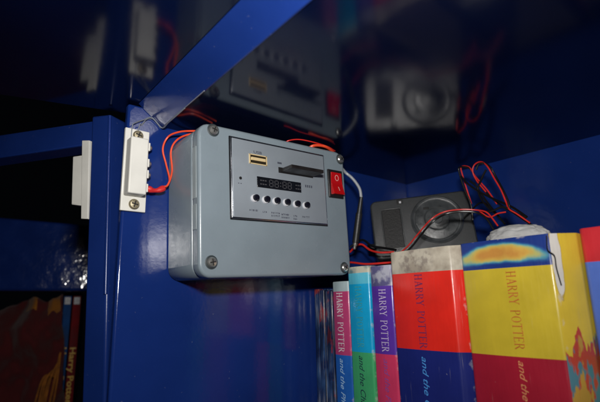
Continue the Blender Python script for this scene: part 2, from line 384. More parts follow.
# rocker switch
a, b = L(326.8, 169), L(343, 172.3); c2, d2 = L(342.2, 199), L(327.4, 197.5)
y0, y1 = (a.y+d2.y)/2+.0003, (b.y+c2.y)/2-.0012; z1, z0 = (a.z+b.z)/2, (c2.z+d2.z)/2
bm = bmesh.new()
bx(bm, (BX, y0, z0), (BX+.0018, y1, z1), .0007, 3); sw = obj('rocker_switch', bm, M['rocker_house'], box)
ym = (y0+y1)/2; zm = (z0+z1)/2; hw = (y1-y0)/2-.0022; hz = (z1-z0)/2-.0026
bm = bmesh.new()
prof = [(.0022, hz), (.0030, hz), (.0026, .0), (.0058, -hz), (.001, -hz)]
f1 = [bm.verts.new((BX+p[0], ym-hw, zm+p[1])) for p in prof]; f2 = [bm.verts.new((BX+p[0], ym+hw, zm+p[1])) for p in prof]
bm.faces.new(f1); bm.faces.new(f2[::-1])
for k in range(5): bm.faces.new((f1[k], f1[(k+1) % 5], f2[(k+1) % 5], f2[k]))
bmesh.ops.bevel(bm, geom=bm.edges[:], offset=.0004, segments=2, affect='EDGES')
rk = obj('rocker', bm, M['red'], sw)
bm = bmesh.new()
tt = bmesh.new(); arc(tt, 0, 0, .0022, .0026, 0, 360, .0006, .0006, 0, 28); merge(bm, tt, Matrix(((0, 0, 1, BX+.0031), (1, 0, 0, ym), (.0, 1, 0, zm+hz*.5), (0, 0, 0, 1))))
obj('off_mark', bm, M['rocker_mark'], rk)
bm = bmesh.new(); h = .0022
v = [(.0041-.0008+.0007, -.0004, -hz*.52+h*.8), (.0041-.0008+.0007, .0004, -hz*.52+h*.8), (.0041+.0013, .0004, -hz*.52-h*.8), (.0041+.0013, -.0004, -hz*.52-h*.8)]
bm.faces.new([bm.verts.new((BX+p[0]+.0003, ym+p[1], zm+p[2])) for p in v]); obj('on_mark', bm, M['rocker_mark'], rk)

# ------------------------------------------------------------------ door contact sensor on the side panel
sen = thing('contact_sensor', 'white plastic door contact switch with two brass screws beside the grey box', 'door sensor', (0, -.319, -.068))
def lp(y, z): return y+.319, z+.068
bm = bmesh.new(); bx(bm, (.0003, -.009, 0), (.0030, .0085, .0605), .0006, 2); obj('base_plate', bm, M['white'], sen)
bm = bmesh.new(); bx(bm, (.0031, -.0078, .0105), (.0130, .0048, .0512), .0010, 3); obj('switch_body', bm, M['white'], sen)
for z in (.0050, .0558):
    bm = bmesh.new(); screw(bm, (.0031, .0, z), (1, 0, 0), .0037); s_ = obj('mounting_screw', bm, M['brass'], sen)
    bm = bmesh.new(); cross(bm, (.0031, .0, z), (1, 0, 0), .0037, .4+z*30); obj('cross_recess', bm, M['dark'], s_)
for k, z in enumerate((.0162, .0262, .0345, .0465)):
    bm = bmesh.new(); bx(bm, (.0045, .0049, z-.003), (.0105, .0068, z+.003), .0004); bl = obj('terminal_block', bm, M['white'], sen)
    bm = bmesh.new(); lathe(bm, [(.0020, 0), (.0020, .001), (.0014, .0018), (.0001, .0019)], (.0078, .0068, z), (0, 1, 0), 18); obj('terminal_screw', bm, M['chrome'], bl)
# magnet on the open door leaf
def mp(px, py, back): return dpt(px, py)+DN*back
mag = thing('magnet_block', 'white plastic magnet half of the sensor on the open door frame', 'door magnet', mp(86, 180, .004))
o = mag.location.copy()
def slab(q, b0, b1, bev):
    bm = bmesh.new(); f = [mp(*p, b0)-o for p in q]; g = [mp(*p, b1)-o for p in q]; hexa(bm, f+g, bev, 2); return bm
obj('base_plate', slab([(82.4, 140.5), (90.0, 140.5), (88.2, 219), (81.4, 219)], -.0006, .016, .0006), M['white'], mag)
obj('magnet_body', slab([(71.5, 156.0), (82.2, 154.5), (81.0, 205.5), (70.0, 204.5)], .001, .015, .0009), M['white'], mag)

# ------------------------------------------------------------------ wires
def wire(name, pts, r, m, label=None, cat='wire', parent=None, group=None):
    bm = bmesh.new(); o = Vector(pts[0])
    tube(bm, [Vector(p)-o for p in pts], r, 8, 10); w_ = obj(name, bm, m, parent)
    w_.location = o
    if label: tag(w_, label, cat, group)
    return w_
def A(px, py, x): return hit(px, py, 0, x)
ra = [A(163, 188.5, .007), A(167, 186, .0065), A(169.5, 179, .0055), A(166, 164, .004), A(162.8, 149, .004), A(168, 137, .006), A(179, 132, .014), A(193, 131, .022), A(212, 131.5, .022)]
rb = [A(163, 187, .010), A(168, 184.5, .009), A(172, 171, .008), A(171, 151, .008), A(177, 140, .013), A(189, 134.5, .021), A(204, 133.5, .024), A(216, 133, .024)]
sl = [A(147.5, 188, .009), A(152, 190.2, .009), A(158, 190.3, .009), A(164, 188, .009)]
wt = thing('sensor_cable', 'orange red wire pair looping from the white sensor to the grey box', 'wire')
bm = bmesh.new(); tube(bm, ra, .00072, 8, 10); obj('wire_strand', bm, M['wireo'], wt)
bm = bmesh.new(); tube(bm, rb, .00072, 8, 10); obj('wire_strand', bm, M['wireo'], wt)
bm = bmesh.new(); tube(bm, sl, lambda t: .0019+.0004*math.sin(t*9), 10, 8); obj('heat_shrink', bm, M['sleeve'], wt)
lip = lambda x, dz=0: Vector((x, -.3004-.0390*x-.0008, -.0012-dz))
wire('thin_lead', [A(130, 160, .002), A(132, 128, .004), A(135.5, 122.5, .004), A(143, 120, .0025), A(152, 117.5, .0015), lip(.002), lip(.012), lip(.03), lip(.052), lip(.075)], .00036, M['thin'], 'thin grey lead running from the sensor along the front trim, upper of the two', 'wire')
wire('thin_lead', [A(133, 160, .002), A(139, 127, .004), A(142, 124, .004), A(147, 119, .003), A(153, 119, .002), lip(.003, .0008), lip(.016, .0008), lip(.034, .0007), lip(.045, .0005)], .00036, M['thin'], 'thin grey lead kinked above the sensor, lower and shorter of the two', 'wire')
wire('red_wire', [A(284, 143, .043), A(290, 140.3, .0465), A(300, 139.6, .048), A(315, 142.6, .049), A(328, 146.8, .048), A(335, 151, .044)], .0005, M['wired'], 'thin red wire arching over the top edge of the grey box', 'wire')
wire('red_wire', [A(309, 148, .044), A(314, 145.6, .047), A(321, 145.6, .048), A(327, 147.4, .048), A(333, 152, .044)], .0012, M['wireo'], 'short thick red wire end behind the top right corner of the grey box', 'wire')
pc = thing('power_cable', 'grey cable with black plug hanging at the right side of the grey box', 'cable')
bm = bmesh.new(); tube(bm, [hit(340, 166, 1, -.15), hit(345.5, 172.5, 1, -.142), hit(351.5, 177.5, 1, -.138), hit(356.5, 183.5, 1, -.135), hit(360, 190, 1, -.133), hit(361.3, 199, 1, -.132)], .0013, 10, 10); obj('cable_sheath', bm, M['wireg'], pc)
g0, g1, g2, g3 = hit(361.3, 197, 1, -.132), hit(359, 214, 1, -.132), hit(355.5, 242, 1, -.133), hit(354.3, 249, 1, -.133)
bm = bmesh.new(); tube(bm, [g0, g0.lerp(g1, .5), g1], lambda t: .0016+.0007*t, 14, 6); tube(bm, [g1, g1.lerp(g2, .05), g2.lerp(g1, .05), g2], lambda t: .0029 if .05 < t < .95 else .0024, 16, 4)
obj('plug_body', bm, M['plug'], pc)
bm = bmesh.new(); tube(bm, [g2, g2.lerp(g3, .5)], .0021, 12, 4); tube(bm, [g2.lerp(g3, .4), g3], .0014, 12, 4); obj('plug_tip', bm, M['chrome'], pc)
def Y(px, py, y): return hit(px, py, 1, y)
wire('red_wire', [Y(350, 252, -.12), Y(356, 246, -.12), Y(362, 244.5, -.118), Y(370, 250, -.118), Y(380, 252.5, -.118), Y(394, 252, -.11)], .0009, M['wired'], 'red wire curling behind the black plug above the purple book', 'wire')
wire('red_wire', [Y(340, 262, -.135), Y(352, 262.5, -.135), Y(366, 264, -.135), Y(384, 263, -.13), Y(396, 262, -.12)], .0009, M['wired'], 'red wire lying flat along the tops of the thin books', 'wire')
wire('black_wire', [Y(350, 247, -.115), Y(362, 240, -.11), Y(372, 246, -.11), Y(384, 248, -.11), Y(396, 250, -.11)], .0011, M['wireb'], 'black wire curling behind the plug below the black speaker', 'wire')
spw = thing('speaker_lead', 'red and black twin lead crossing the black speaker and rising in loops', 'wire')
yy = -.108
rd = [[Y(398, 254, yy), Y(407, 247, yy), Y(418, 234, yy), Y(431, 219.5, yy), Y(444, 212, -.10), Y(461, 209.5, -.095), Y(476, 210, -.09), Y(486, 212, -.09), Y(492, 218, -.09), Y(498, 226, -.09)],
      [Y(471.5, 204, -.065), Y(467, 190, -.065), Y(462.5, 175, -.065), Y(461, 167.5, -.065), Y(465, 166, -.065), Y(470, 168, -.067), Y(475, 176, -.068), Y(482, 184, -.068), Y(488, 191, -.068), Y(497, 204, -.07)],
      [Y(486, 192, -.071), Y(477, 181, -.071), Y(472.8, 172, -.072), Y(474, 165.5, -.072), Y(479, 162, -.072), Y(484, 163, -.073), Y(488.5, 168, -.075), Y(494, 178, -.075), Y(501, 190, -.078), Y(506, 202, -.08), Y(509, 209, -.085), Y(517, 214, -.085), Y(530, 223, -.085)],
      [Y(478, 210, -.088), Y(489, 217, -.088), Y(498, 213.5, -.086), Y(506, 212, -.084)]]
bk = [[Y(399, 257, yy), Y(410, 248.5, yy), Y(421, 235, yy), Y(433, 221.5, yy), Y(446, 214, -.099), Y(461, 211.6, -.094), Y(476, 212.5, -.089), Y(486, 218, -.089), Y(494, 230, -.089)],
      [Y(473, 220, -.066), Y(471, 205, -.066), Y(464.5, 189, -.066), Y(460.5, 177, -.066), Y(458.8, 168.5, -.066), Y(463, 166.8, -.067), Y(471, 169.5, -.067), Y(477, 181, -.068), Y(486, 192, -.068), Y(499, 204, -.07), Y(514, 213, -.075), Y(536, 228, -.08)],
      [Y(476, 170, -.073), Y(479, 164, -.073), Y(484.5, 163.5, -.073), Y(490.5, 167.5, -.074), Y(496.5, 178, -.074), Y(503, 190, -.077), Y(508, 201, -.079), Y(510, 210, -.08)],
      [Y(470, 181, -.07), Y(476, 186, -.07), Y(484, 198, -.07), Y(494, 211, -.075), Y(505, 224, -.08)],
      [Y(480, 212, -.087), Y(492, 211, -.086), Y(503, 207, -.085), Y(514, 212, -.084), Y(526, 218, -.084)],
      [Y(486, 170, -.074), Y(482, 178, -.073), Y(478, 190, -.071), Y(484, 203, -.074), Y(497, 215, -.08)],
      [Y(461, 176, -.07), Y(468, 184, -.071), Y(480, 192, -.072), Y(496, 200, -.075), Y(512, 207, -.08), Y(527, 217, -.084)],
      [Y(452, 232, -.05), Y(468, 214, -.05), Y(480, 203, -.055), Y(490, 206, -.06)]]
for p in rd: bm = bmesh.new(); tube(bm, p, .00062, 8, 10); obj('red_strand', bm, M['wired'], spw)
for p in bk: bm = bmesh.new(); tube(bm, p, .00085, 8, 10); obj('black_strand', bm, M['wireb'], spw)

# ------------------------------------------------------------------ black speaker unit
TL = Vector((.0250, -.0968, -.0378)); TR = Vector((.0975, -.0400, -.0322))
sx = (TR-TL); SW = sx.length; sx.normalize(); sn = Vector((sx.y, -sx.x, 0)).normalized(); sn = (sn*math.cos(.21)+Vector((0, 0, 1))*math.sin(.21)); sn = (sn-sx*sn.dot(sx)).normalized(); su = sx.cross(sn)*-1
if su.z < 0: su = -su
spk = thing('speaker_unit', 'black speckled plastic speaker with round cover standing behind the book tops', 'speaker')
so = TL-su*.0595
spk.matrix_world = Matrix(((sx.x, -sn.x, su.x, so.x), (sx.y, -sn.y, su.y, so.y), (sx.z, -sn.z, su.z, so.z), (0, 0, 0, 1)))
SI = spk.matrix_world.inverted()
bm = bmesh.new(); bx(bm, (0, 0, 0), (SW, .03, .0595), .0016, 3, edges=(1, .006, 5)); obj('housing', bm, M['spk'], spk, angle=30)
def SP(px, py):
    p = SI @ hitp(px, py, TL, sn); return p
c = SP(437, 219.5); c.y = 0
bm = bmesh.new(); lathe(bm, [(.0238, -.0002), (.0238, .0014), (.0226, .0024), (.0214, .0016), (.0200, .0014), (.0196, .0022), (.0120, .0030), (.0112, .0024), (.0104, .0030), (.0052, .0034), (.0046, .0026), (.0001, .0026)], c, (0, -1, 0), 64); cn = obj('round_cover', bm, M['cone'], spk, angle=25)
bm = bmesh.new()
for a_ in (.4, 2.2): 
    p = c+Vector((math.cos(a_)*.014, -.003, math.sin(a_)*.014)); bx(bm, p-Vector((.0025, .0006, .0012)), p+Vector((.0025, .0004, .0012)), .0003)
obj('key_notch', bm, M['spkdark'], cn)
a, b = SP(381.5, 211), SP(405, 247)
bm = bmesh.new(); bx(bm, (a.x, -.0006, b.z), (b.x, .001, a.z), .0003); rc = obj('dark_inset', bm, M['spkdark'], spk)
bm = bmesh.new()
for (x0_, x1_, z0_, z1_) in ((a.x-.0012, a.x, b.z, a.z), (b.x, b.x+.0012, b.z, a.z), (a.x-.0012, b.x+.0012, a.z, a.z+.0012)): bx(bm, (x0_, -.0014, z0_), (x1_, .0005, z1_), .0003)
obj('inset_frame', bm, M['spk'], spk)
c = SP(399.5, 202)
bm = bmesh.new(); bx(bm, (c.x-.0028, -.0008, c.z-.0024), (c.x+.0028, .0005, c.z+.0024), .0003); tg_ = obj('square_socket', bm, M['spkdark'], spk)
bm = bmesh.new(); bx(bm, (c.x-.0006, -.0016, c.z-.0020), (c.x+.0014, -.0009, c.z+.0002), .0003); obj('socket_contact', bm, M['ring'], tg_)
bm = bmesh.new(); lathe(bm, [(.0035, 0), (.0035, .006), (.003, .007), (.0001, .0072)], (0.0, .012, .0165), (-1, 0, 0), 20); obj('side_knob', bm, M['plug'], spk)

# ------------------------------------------------------------------ books
def cover_mat(name, base, bands, wear=.5, art=None, hold=None, rough=.33, dims=(.0, .2)):
    """bands: list of (z_low_bound, colour) in metres above the book base, ascending"""
    m = bpy.data.materials.new(name); m.use_nodes = True; nt = m.node_tree; N = nt.nodes; Lk = nt.links; b = N['Principled BSDF']
    tc = N.new('ShaderNodeTexCoord'); sp = N.new('ShaderNodeSeparateXYZ'); Lk.new(tc.outputs['Object'], sp.inputs[0])
    col = None
    def rgb(c): n = N.new('ShaderNodeRGB'); n.outputs[0].default_value = (*c, 1); return n.outputs[0]
    def mix(f, a, c):
        n = N.new('ShaderNodeMix'); n.data_type = 'RGBA'; Lk.new(f, n.inputs[0]); Lk.new(a, n.inputs[6]); Lk.new(c, n.inputs[7]); return n.outputs[2]
    def step(src, lo, hi):
        n = N.new('ShaderNodeMapRange'); n.inputs[1].default_value = lo; n.inputs[2].default_value = hi; Lk.new(src, n.inputs[0]); return n.outputs[0]
    def mth(op, a, c):
        n = N.new('ShaderNodeMath'); n.operation = op
        for i, v in enumerate((a, c)):
            if v is None: continue
            if isinstance(v, (int, float)): n.inputs[i].default_value = v
            else: Lk.new(v, n.inputs[i])
        return n.outputs[0]
    def nz(scale, detail=5, vec=None, stretch=None):
        n = N.new('ShaderNodeTexNoise'); n.inputs['Scale'].default_value = scale; n.inputs['Detail'].default_value = detail
        if stretch:
            mp_ = N.new('ShaderNodeMapping'); mp_.inputs['Scale'].default_value = stretch; Lk.new(tc.outputs['Object'], mp_.inputs[0]); Lk.new(mp_.outputs[0], n.inputs['Vector'])
        else: Lk.new(tc.outputs['Object'], n.inputs['Vector'])
        return n.outputs['Fac']
    col = rgb(bands[0][1])
    for z, c in bands[1:]: col = mix(step(sp.outputs[2], z-.0001, z+.0001), col, rgb(c))
    env = dict(N=N, L=Lk, sp=sp, rgb=rgb, mix=mix, step=step, mth=mth, nz=nz, tc=tc)
    if art: col = art(env, col)
    # broad tonal variation
    h = N.new('ShaderNodeHueSaturation'); Lk.new(col, h.inputs['Color'])
    v = N.new('ShaderNodeMapRange'); v.inputs[1].default_value = .3; v.inputs[2].default_value = .7; v.inputs[3].default_value = .88; v.inputs[4].default_value = 1.1
    Lk.new(nz(45), v.inputs[0]); Lk.new(v.outputs[0], h.inputs['Value']); col = h.outputs[0]
    # vertical creases where the white board shows
    if dims[0]:
        W_, H_ = dims; x_, z_ = sp.outputs[0], sp.outputs[2]
        ed = mth('MINIMUM', mth('MINIMUM', x_, mth('SUBTRACT', W_, x_)), mth('SUBTRACT', H_, z_))
        ed = mth('ADD', mth('DIVIDE', mth('ABSOLUTE', ed, 0), .0022), mth('MULTIPLY', mth('SUBTRACT', nz(170, 7), .5), 5.0))
        col = mix(mth('MULTIPLY', step(ed, -.1, -.8), .5), col, rgb((.58, .55, .50)))
    if wear:
        f = step(nz(60, 8, stretch=(9, 9, .6)), .70-.05*wear, .80)
        f = mth('MULTIPLY', f, .55*wear); col = mix(f, col, rgb((.55, .52, .48)))
        f2 = step(nz(420, 3), .74, .80); col = mix(mth('MULTIPLY', f2, .6*wear), col, rgb((.6, .58, .55)))
    Lk.new(col, b.inputs['Base Color']); b.inputs['Roughness'].default_value = rough
    b.inputs['Coat Weight'].default_value = .25; b.inputs['Coat Roughness'].default_value = .18
    bp = N.new('ShaderNodeBump'); bp.inputs['Strength'].default_value = .3; bp.inputs['Distance'].default_value = .0006
    Lk.new(nz(70, 6, stretch=(6, 6, .8)), bp.inputs['Height']); Lk.new(bp.outputs[0], b.inputs['Normal']); Lk.new(bp.outputs[0], b.inputs['Coat Normal'])
    return m
def make_book(name, label, x0, x1, yf, zt, zb, depth, cmat, th=.0007, corner=.0022, lean=0, convex=.0010, group=None, cat='book', tilt=0, flare=None):
    t = thing(name, label, cat, (x0, yf, zb), (0, lean, 0), group)
    W = x1-x0; H = zt-zb
    def prof(off):
        pts = [(off, depth)]; r = corner; n = 5
        for k in range(n+1):
            a_ = math.pi+math.pi/2*k/n; pts.append((r+(r-off)*math.cos(a_), r+convex+(r-off)*math.sin(a_)))
        for k in range(1, 8):
            s = k/8; pts.append((r+(W-2*r)*s, convex+off-convex*math.sin(math.pi*s)))
        for k in range(n+1):
            a_ = 1.5*math.pi+math.pi/2*k/n; pts.append((W-r+(r-off)*math.cos(a_), r+convex+(r-off)*math.sin(a_)))
        if flare:
            k2 = len(pts)-n-1; del pts[k2:]
            for k in range(n+1):
                a_ = 1.5*math.pi+math.pi/2*k/n*.62; pts.append((W-r+(r-off)*math.cos(a_), r+convex+(r-off)*math.sin(a_)))
            pts.append((W+flare[0]-off, flare[1])); pts.append((W+flare[0]+.0003-off, flare[1]+.0015))
            pts.append((W+flare[0]+.0003-off, depth)); return pts
        pts.append((W-off, depth)); return pts
    po, pi_ = prof(0), prof(th)
    bm = bmesh.new(); lv = [0, H*.25, H*.5, H*.75, H-.0008, H]
    O = [[bm.verts.new((p[0], p[1]+(.0004 if z == H else 0), z+tilt*p[0]*(z/H))) for p in po] for z in lv]; I = [[bm.verts.new((p[0], p[1], z+tilt*p[0]*(z/H))) for p in pi_] for z in (0, H)]
    for a_, b_ in zip(O, O[1:]):
        for k in range(len(po)-1): bm.faces.new((a_[k], a_[k+1], b_[k+1], b_[k]))
    for k in range(len(po)-1):
        bm.faces.new((I[0][k], I[1][k], I[1][k+1], I[0][k+1])); bm.faces.new((O[-1][k], O[-1][k+1], I[1][k+1], I[1][k])); bm.faces.new((O[0][k+1], O[0][k], I[0][k], I[0][k+1]))
    for e in (0, -1):
        bm.faces.new((O[0][e], I[0][e], I[1][e], *[O[j][e] for j in range(len(lv)-1, 0, -1)]))
    obj('cover', bm, cmat, t, angle=60)
    bm = bmesh.new(); bx(bm, (th+.0002, .0024+convex, .0004), (W-th-.0002, depth-.002, H-.0012), 0); obj('page_block', bm, M['pages'], t)
    t['H'] = H; return t
def titles(t, W, zb, tit, sub, yb, tm, sm, cx, hgt, z0, z1, s0, slen, shgt, convex=.001):
    """tit from z0 down to z1 (world), sub starts at s0; cx world offset inside the spine"""
    def yy_(x): return convex-convex*math.sin(math.pi*min(1, max(0, (x-.0022)/(W-.0044))))
    x = cx-hgt/2; y = min(yy_(cx-hgt/2), yy_(cx+hgt/2), yy_(cx))
    if tit: place_text(serif_bm(tit), z0-z1, hgt, (x, y, z0-zb), (0, 0, -1), (1, 0, 0), (0, -1, 0), name='title_lettering', m=tm, parent=t, lift=.0001)
    if sub:
        x = cx-shgt*.36; y = min(yy_(x), yy_(x+shgt*.7), yy_(cx))
        place_text(font_bm(sub, shear=.35, bold=.004), slen, shgt, (x, y, s0-zb), (0, 0, -1), (1, 0, 0), (0, -1, 0), name='subtitle_lettering', m=sm, parent=t, lift=.0001)
YB = -.1533; ZB = -.294
def zz(px, py, y=YB): return hit(px, py, 1, y).z
def xx(px, py, y=YB): return hit(px, py, 1, y).x
INK = lambda n, c, r=.5: mat(n, c, r, bump=0, var=.15, vscale=200)
def mottle(c1, c2, scale, lo, amount=1):
    def f(e, col, z=None):
        a_ = e['mix'](e['step'](e['nz'](scale, 6), .42, .58), e['rgb'](c1), e['rgb'](c2))
        return e['mix'](e['step'](e['sp'].outputs[2], lo-.0001, lo+.0001), col, a_)
    return f
# bundle of three slim mottled volumes against the side panel
def slim_art(seed):
    def f(e, col):
        N, Lk = e['N'], e['L']
        n1 = e['nz'](34+seed*3, 4, stretch=(1, 1, 1)); n2 = e['nz'](70, 6, stretch=(8, 8, .5)); n3 = e['nz'](55+seed*9, 5, stretch=(1.6, 1.6, .9))
        col = e['mix'](e['step'](n1, .45, .62), e['rgb']((.010, .022, .085)), e['rgb']((.04, .10, .24)))
        col = e['mix'](e['step'](n3, .56, .62), col, e['rgb']((.28, .03, .03)))
        col = e['mix'](e['mth']('MULTIPLY', e['step'](n2, .52, .66), .7), col, e['rgb']((.28, .30, .34)))
        return e['mix'](e['mth']('MULTIPLY', e['step'](e['nz'](50, 5, stretch=(10, 10, .4)), .5, .6), .8), col, e['rgb']((.004, .006, .012)))
    return f
xs = [.0006, .0078, .0156, .0246]
lab = ['slim book with mottled blue and red spine, touching the blue side panel', 'slim mottled book in the middle of the three beside the pink and blue book', 'slim mottled book right against the pink and blue Philosopher volume']
lab[2] = 'slim mottled dark book pressed against the left side of the pink and blue book'
for i in range(3):
    make_book('slim_book', lab[i], xs[i], xs[i+1]-.0004, YB+(.001, -.0005, .0008)[i], zz(320, 289)-.001*i, ZB-.0, .12, cover_mat('mottled_spine', 0, [(0, (.02, .04, .1))], .9, slim_art(i)), corner=.0014, convex=.0004, group='slim mottled books')
# book 1: pink over blue
z_top = zz(339, 281.5)
b1 = zz(339, 291.5); b2 = zz(341, 355)
m1 = cover_mat('pink_blue_cover', 0, [(0, (.018, .13, .50)), (b2-ZB, (.50, .055, .17)), (b1-ZB, (.40, .50, .52))], .6, dims=(.0195, z_top-ZB))
xa, xb = .0252, .0447
t = make_book('paperback_book', 'thin paperback with pink upper spine over blue and white serif title', xa, xb, YB, z_top, ZB, .125, m1, group='fantasy novels standing on the shelf')
titles(t, xb-xa, ZB, 'HARRY POTTER', "and the Philosopher's Stone", YB, INK('white_title_ink', (.75, .68, .70)), INK('pale_blue_ink', (.38, .62, .85)), .0098, .0068, zz(339, 292.5), zz(341, 352.5), zz(341, 358), .088, .0068)
# book 2: cyan over green
Z2 = zz(358, 266.5)
def art2(e, col):
    a_ = e['mix'](e['step'](e['nz'](110, 6), .45, .62), e['rgb']((.52, .50, .40)), e['rgb']((.13, .22, .24)))
    return e['mix'](e['step'](e['sp'].outputs[2], zz(358, 273)-ZB-.0001, zz(358, 273)-ZB+.0001), col, a_)
m2 = cover_mat('cyan_green_cover', 0, [(0, (.06, .42, .16)), (zz(360, 352)-ZB, (.008, .38, .68)), (zz(358, 284)-ZB, (.10, .50, .66))], .5, art2, dims=(.0235, Z2-ZB))
xa, xb = .0453, .0688
t = make_book('paperback_book', 'paperback with turquoise upper spine over green, between the pink and the purple books', xa, xb, YB-.001, Z2, ZB, .125, m2, group='fantasy novels standing on the shelf')
titles(t, xb-xa, ZB, 'HARRY POTTER', 'and the Chamber of Secrets', YB, INK('dim_green_title_ink', (.05, .36, .40)), INK('dark_green_ink', (.012, .05, .06)), .0125, .0070, zz(358, 286), zz(360, 348), zz(360, 355), .084, .0075)
# book 3: purple over rose
def art3(e, col):
    a_ = e['mix'](e['step'](e['nz'](85, 7), .44, .56), e['rgb']((.10, .09, .22)), e['rgb']((.42, .42, .50)))
    return e['mix'](e['step'](e['sp'].outputs[2], zz(380, 286)-ZB-.0001, zz(380, 286)-ZB+.0001), col, a_)
m3 = cover_mat('purple_rose_cover', 0, [(0, (.66, .045, .13)), (zz(383, 354)-ZB, (.105, .035, .36))], .5, art3, dims=(.0216, zz(380, 265.5)-ZB))
xa, xb = .0696, .0912
t = make_book('paperback_book', 'paperback with purple upper spine over rose red, left of the wide red book', xa, xb, YB-.0005, zz(380, 265.5), ZB, .125, m3, group='fantasy novels standing on the shelf')
titles(t, xb-xa, ZB, 'HARRY POTTER', 'and the Prisoner of Azkaban', YB, INK('lilac_title_ink', (.60, .50, .72)), INK('mauve_ink', (.30, .07, .30)), .0125, .0068, zz(381, 289), zz(383, 352), zz(383, 358), .088, .0070)
# book 4: wide red over navy
def art4(e, col):
    lo = zz(420, 272.5)-ZB
    N, Lk = e['N'], e['L']
    a_ = e['mix'](e['step'](e['nz'](70, 6), .42, .60), e['rgb']((.52, .47, .38)), e['rgb']((.33, .28, .22)))
    # loose swirl of ink strokes in the middle
    dx = e['mth']('DIVIDE', e['mth']('SUBTRACT', e['sp'].outputs[0], .024), .016); dz = e['mth']('DIVIDE', e['mth']('SUBTRACT', e['sp'].outputs[2], zz(415, 262)-ZB), .010)
    rr_ = e['mth']('ADD', e['mth']('MULTIPLY', dx, dx), e['mth']('MULTIPLY', dz, dz)); inside = e['step'](rr_, 1.1, .6)
    a_ = e['mix'](e['mth']('MULTIPLY', e['mth']('MULTIPLY', inside, e['step'](e['nz'](210, 4), .46, .6)), .6), a_, e['rgb']((.15, .11, .10)))
    return e['mix'](e['step'](e['sp'].outputs[2], lo-.0001, lo+.0001), col, a_)
m4 = cover_mat('red_navy_cover', 0, [(0, (.012, .020, .16)), (zz(424, 349.5)-ZB, (.74, .022, .012))], .55, art4, dims=(.0570, zz(422, 248.5, YB-.0028)-ZB))
xa, xb = .0918, .1447
Y4 = YB-.0028
t = make_book('hardback_book', 'wide hardback with bright red upper spine over navy and cream top picture', xa, xb, Y4, zz(422, 248.5, Y4), ZB, .135, m4, corner=.003, convex=.0015, flare=(.0042, .006), group='fantasy novels standing on the shelf')
titles(t, xb-xa, ZB, 'HARRY POTTER', 'and the Goblet of Fire', Y4, INK('purple_title_ink', (.16, .02, .09)), INK('sky_blue_ink', (.07, .30, .72)), xx(420, 300, Y4)-xa, .0062, zz(418, 274, Y4), zz(423, 349, Y4), zz(422, 356, Y4), .074, .0065, convex=.0015)
# book 5: yellow over maroon with flame band
Y5 = YB; xa, xb = .1494, .2068
FL = hit(574.5, 230, 1, Y5+.014); print('flare', FL, xb); zt5 = zz(503, 238.5, Y5); zband = zz(503, 268, Y5); zlow = zz(513, 356.5, Y5)
def art5(e, col):
    N, Lk = e['N'], e['L']; x, y, z = e['sp'].outputs[0], e['sp'].outputs[1], e['sp'].outputs[2]
    cx_, cz_ = .0265, zz(503, 252.5, Y5)-ZB
    n1 = e['nz'](120, 5)
    dx = e['mth']('DIVIDE', e['mth']('SUBTRACT', x, cx_), .0275)
    bend = e['mth']('MULTIPLY', e['mth']('MULTIPLY', dx, dx), -.0035)
    dz = e['mth']('DIVIDE', e['mth']('SUBTRACT', e['mth']('SUBTRACT', z, cz_), bend), .0060)
    r_ = e['mth']('ADD', e['mth']('MULTIPLY', dx, dx), e['mth']('MULTIPLY', dz, dz)); r_ = e['mth']('ADD', r_, e['mth']('MULTIPLY', e['mth']('SUBTRACT', n1, .5), .8)); r_ = e['mth']('MULTIPLY', r_, .72)
    cr_ = N.new('ShaderNodeValToRGB'); Lk.new(r_, cr_.inputs[0]); el = cr_.color_ramp.elements
    el[0].position = .08; el[0].color = (.52, .24, .05, 1); el[1].position = 1; el[1].color = (.012, .035, .20, 1)
    for p, c in ((.30, (.58, .36, .07)), (.46, (.42, .42, .14)), (.62, (.09, .30, .36)), (.80, (.02, .09, .28))): q = el.new(p); q.color = (*c, 1)
    lo = zband-ZB; col = e['mix'](e['step'](z, lo-.0001, lo+.0001), col, cr_.outputs[0])
    # side board: yellow top to the head, torn white patch, flame picture below
    side = e['step'](x, xb-xa-.0010, xb-xa-.0007)
    ramp = e['mix'](e['step'](e['nz'](75, 5, stretch=(2.4, 1.5, .5)), .47, .50), e['rgb']((.08, .20, .26)), e['rgb']((.48, .06, .04)))
    ramp = e['mix'](e['step'](e['nz'](60, 5, stretch=(2.2, 1.4, .5)), .57, .59), ramp, e['rgb']((.48, .27, .05)))
    zw = e['mth']('ADD', z, e['mth']('MULTIPLY', e['mth']('SUBTRACT', e['nz'](80, 4, stretch=(2.4, 2, .35)), .5), .085))
    sc = e['mix'](e['step'](zw, zlow-ZB+.006, zlow-ZB+.007), ramp, e['rgb']((.66, .47, .045)))
    pz = e['mth']('DIVIDE', e['mth']('SUBTRACT', z, zz(556, 256)-ZB), .024); pyy = e['mth']('DIVIDE', e['mth']('SUBTRACT', x, xb-xa+.0009), .0019)
    rp = e['mth']('ADD', e['mth']('ADD', e['mth']('MULTIPLY', pz, pz), e['mth']('MULTIPLY', pyy, pyy)), e['mth']('MULTIPLY', e['mth']('SUBTRACT', e['nz'](130, 5), .5), 1.2))
    sc = e['mix'](e['mth']('MULTIPLY', e['step'](rp, 1.14, 1.0), .5), sc, e['rgb']((.16, .10, .03)))
    sc = e['mix'](e['step'](rp, .96, .86), sc, e['rgb']((.62, .60, .56)))
    return e['mix'](side, col, sc)
m5 = cover_mat('yellow_maroon_cover', 0, [(0, (.34, .012, .030)), (zlow-ZB, (.56, .42, .030))], .45, art5, dims=(.0574, zt5-ZB))
t = make_book('hardback_book', 'wide hardback with yellow upper spine over maroon and a fiery blue top band', xa, xb, Y5, zt5, ZB, .14, m5, corner=.0025, convex=.0014, flare=(FL.x-xb, FL.y-Y5), group='fantasy novels standing on the shelf')
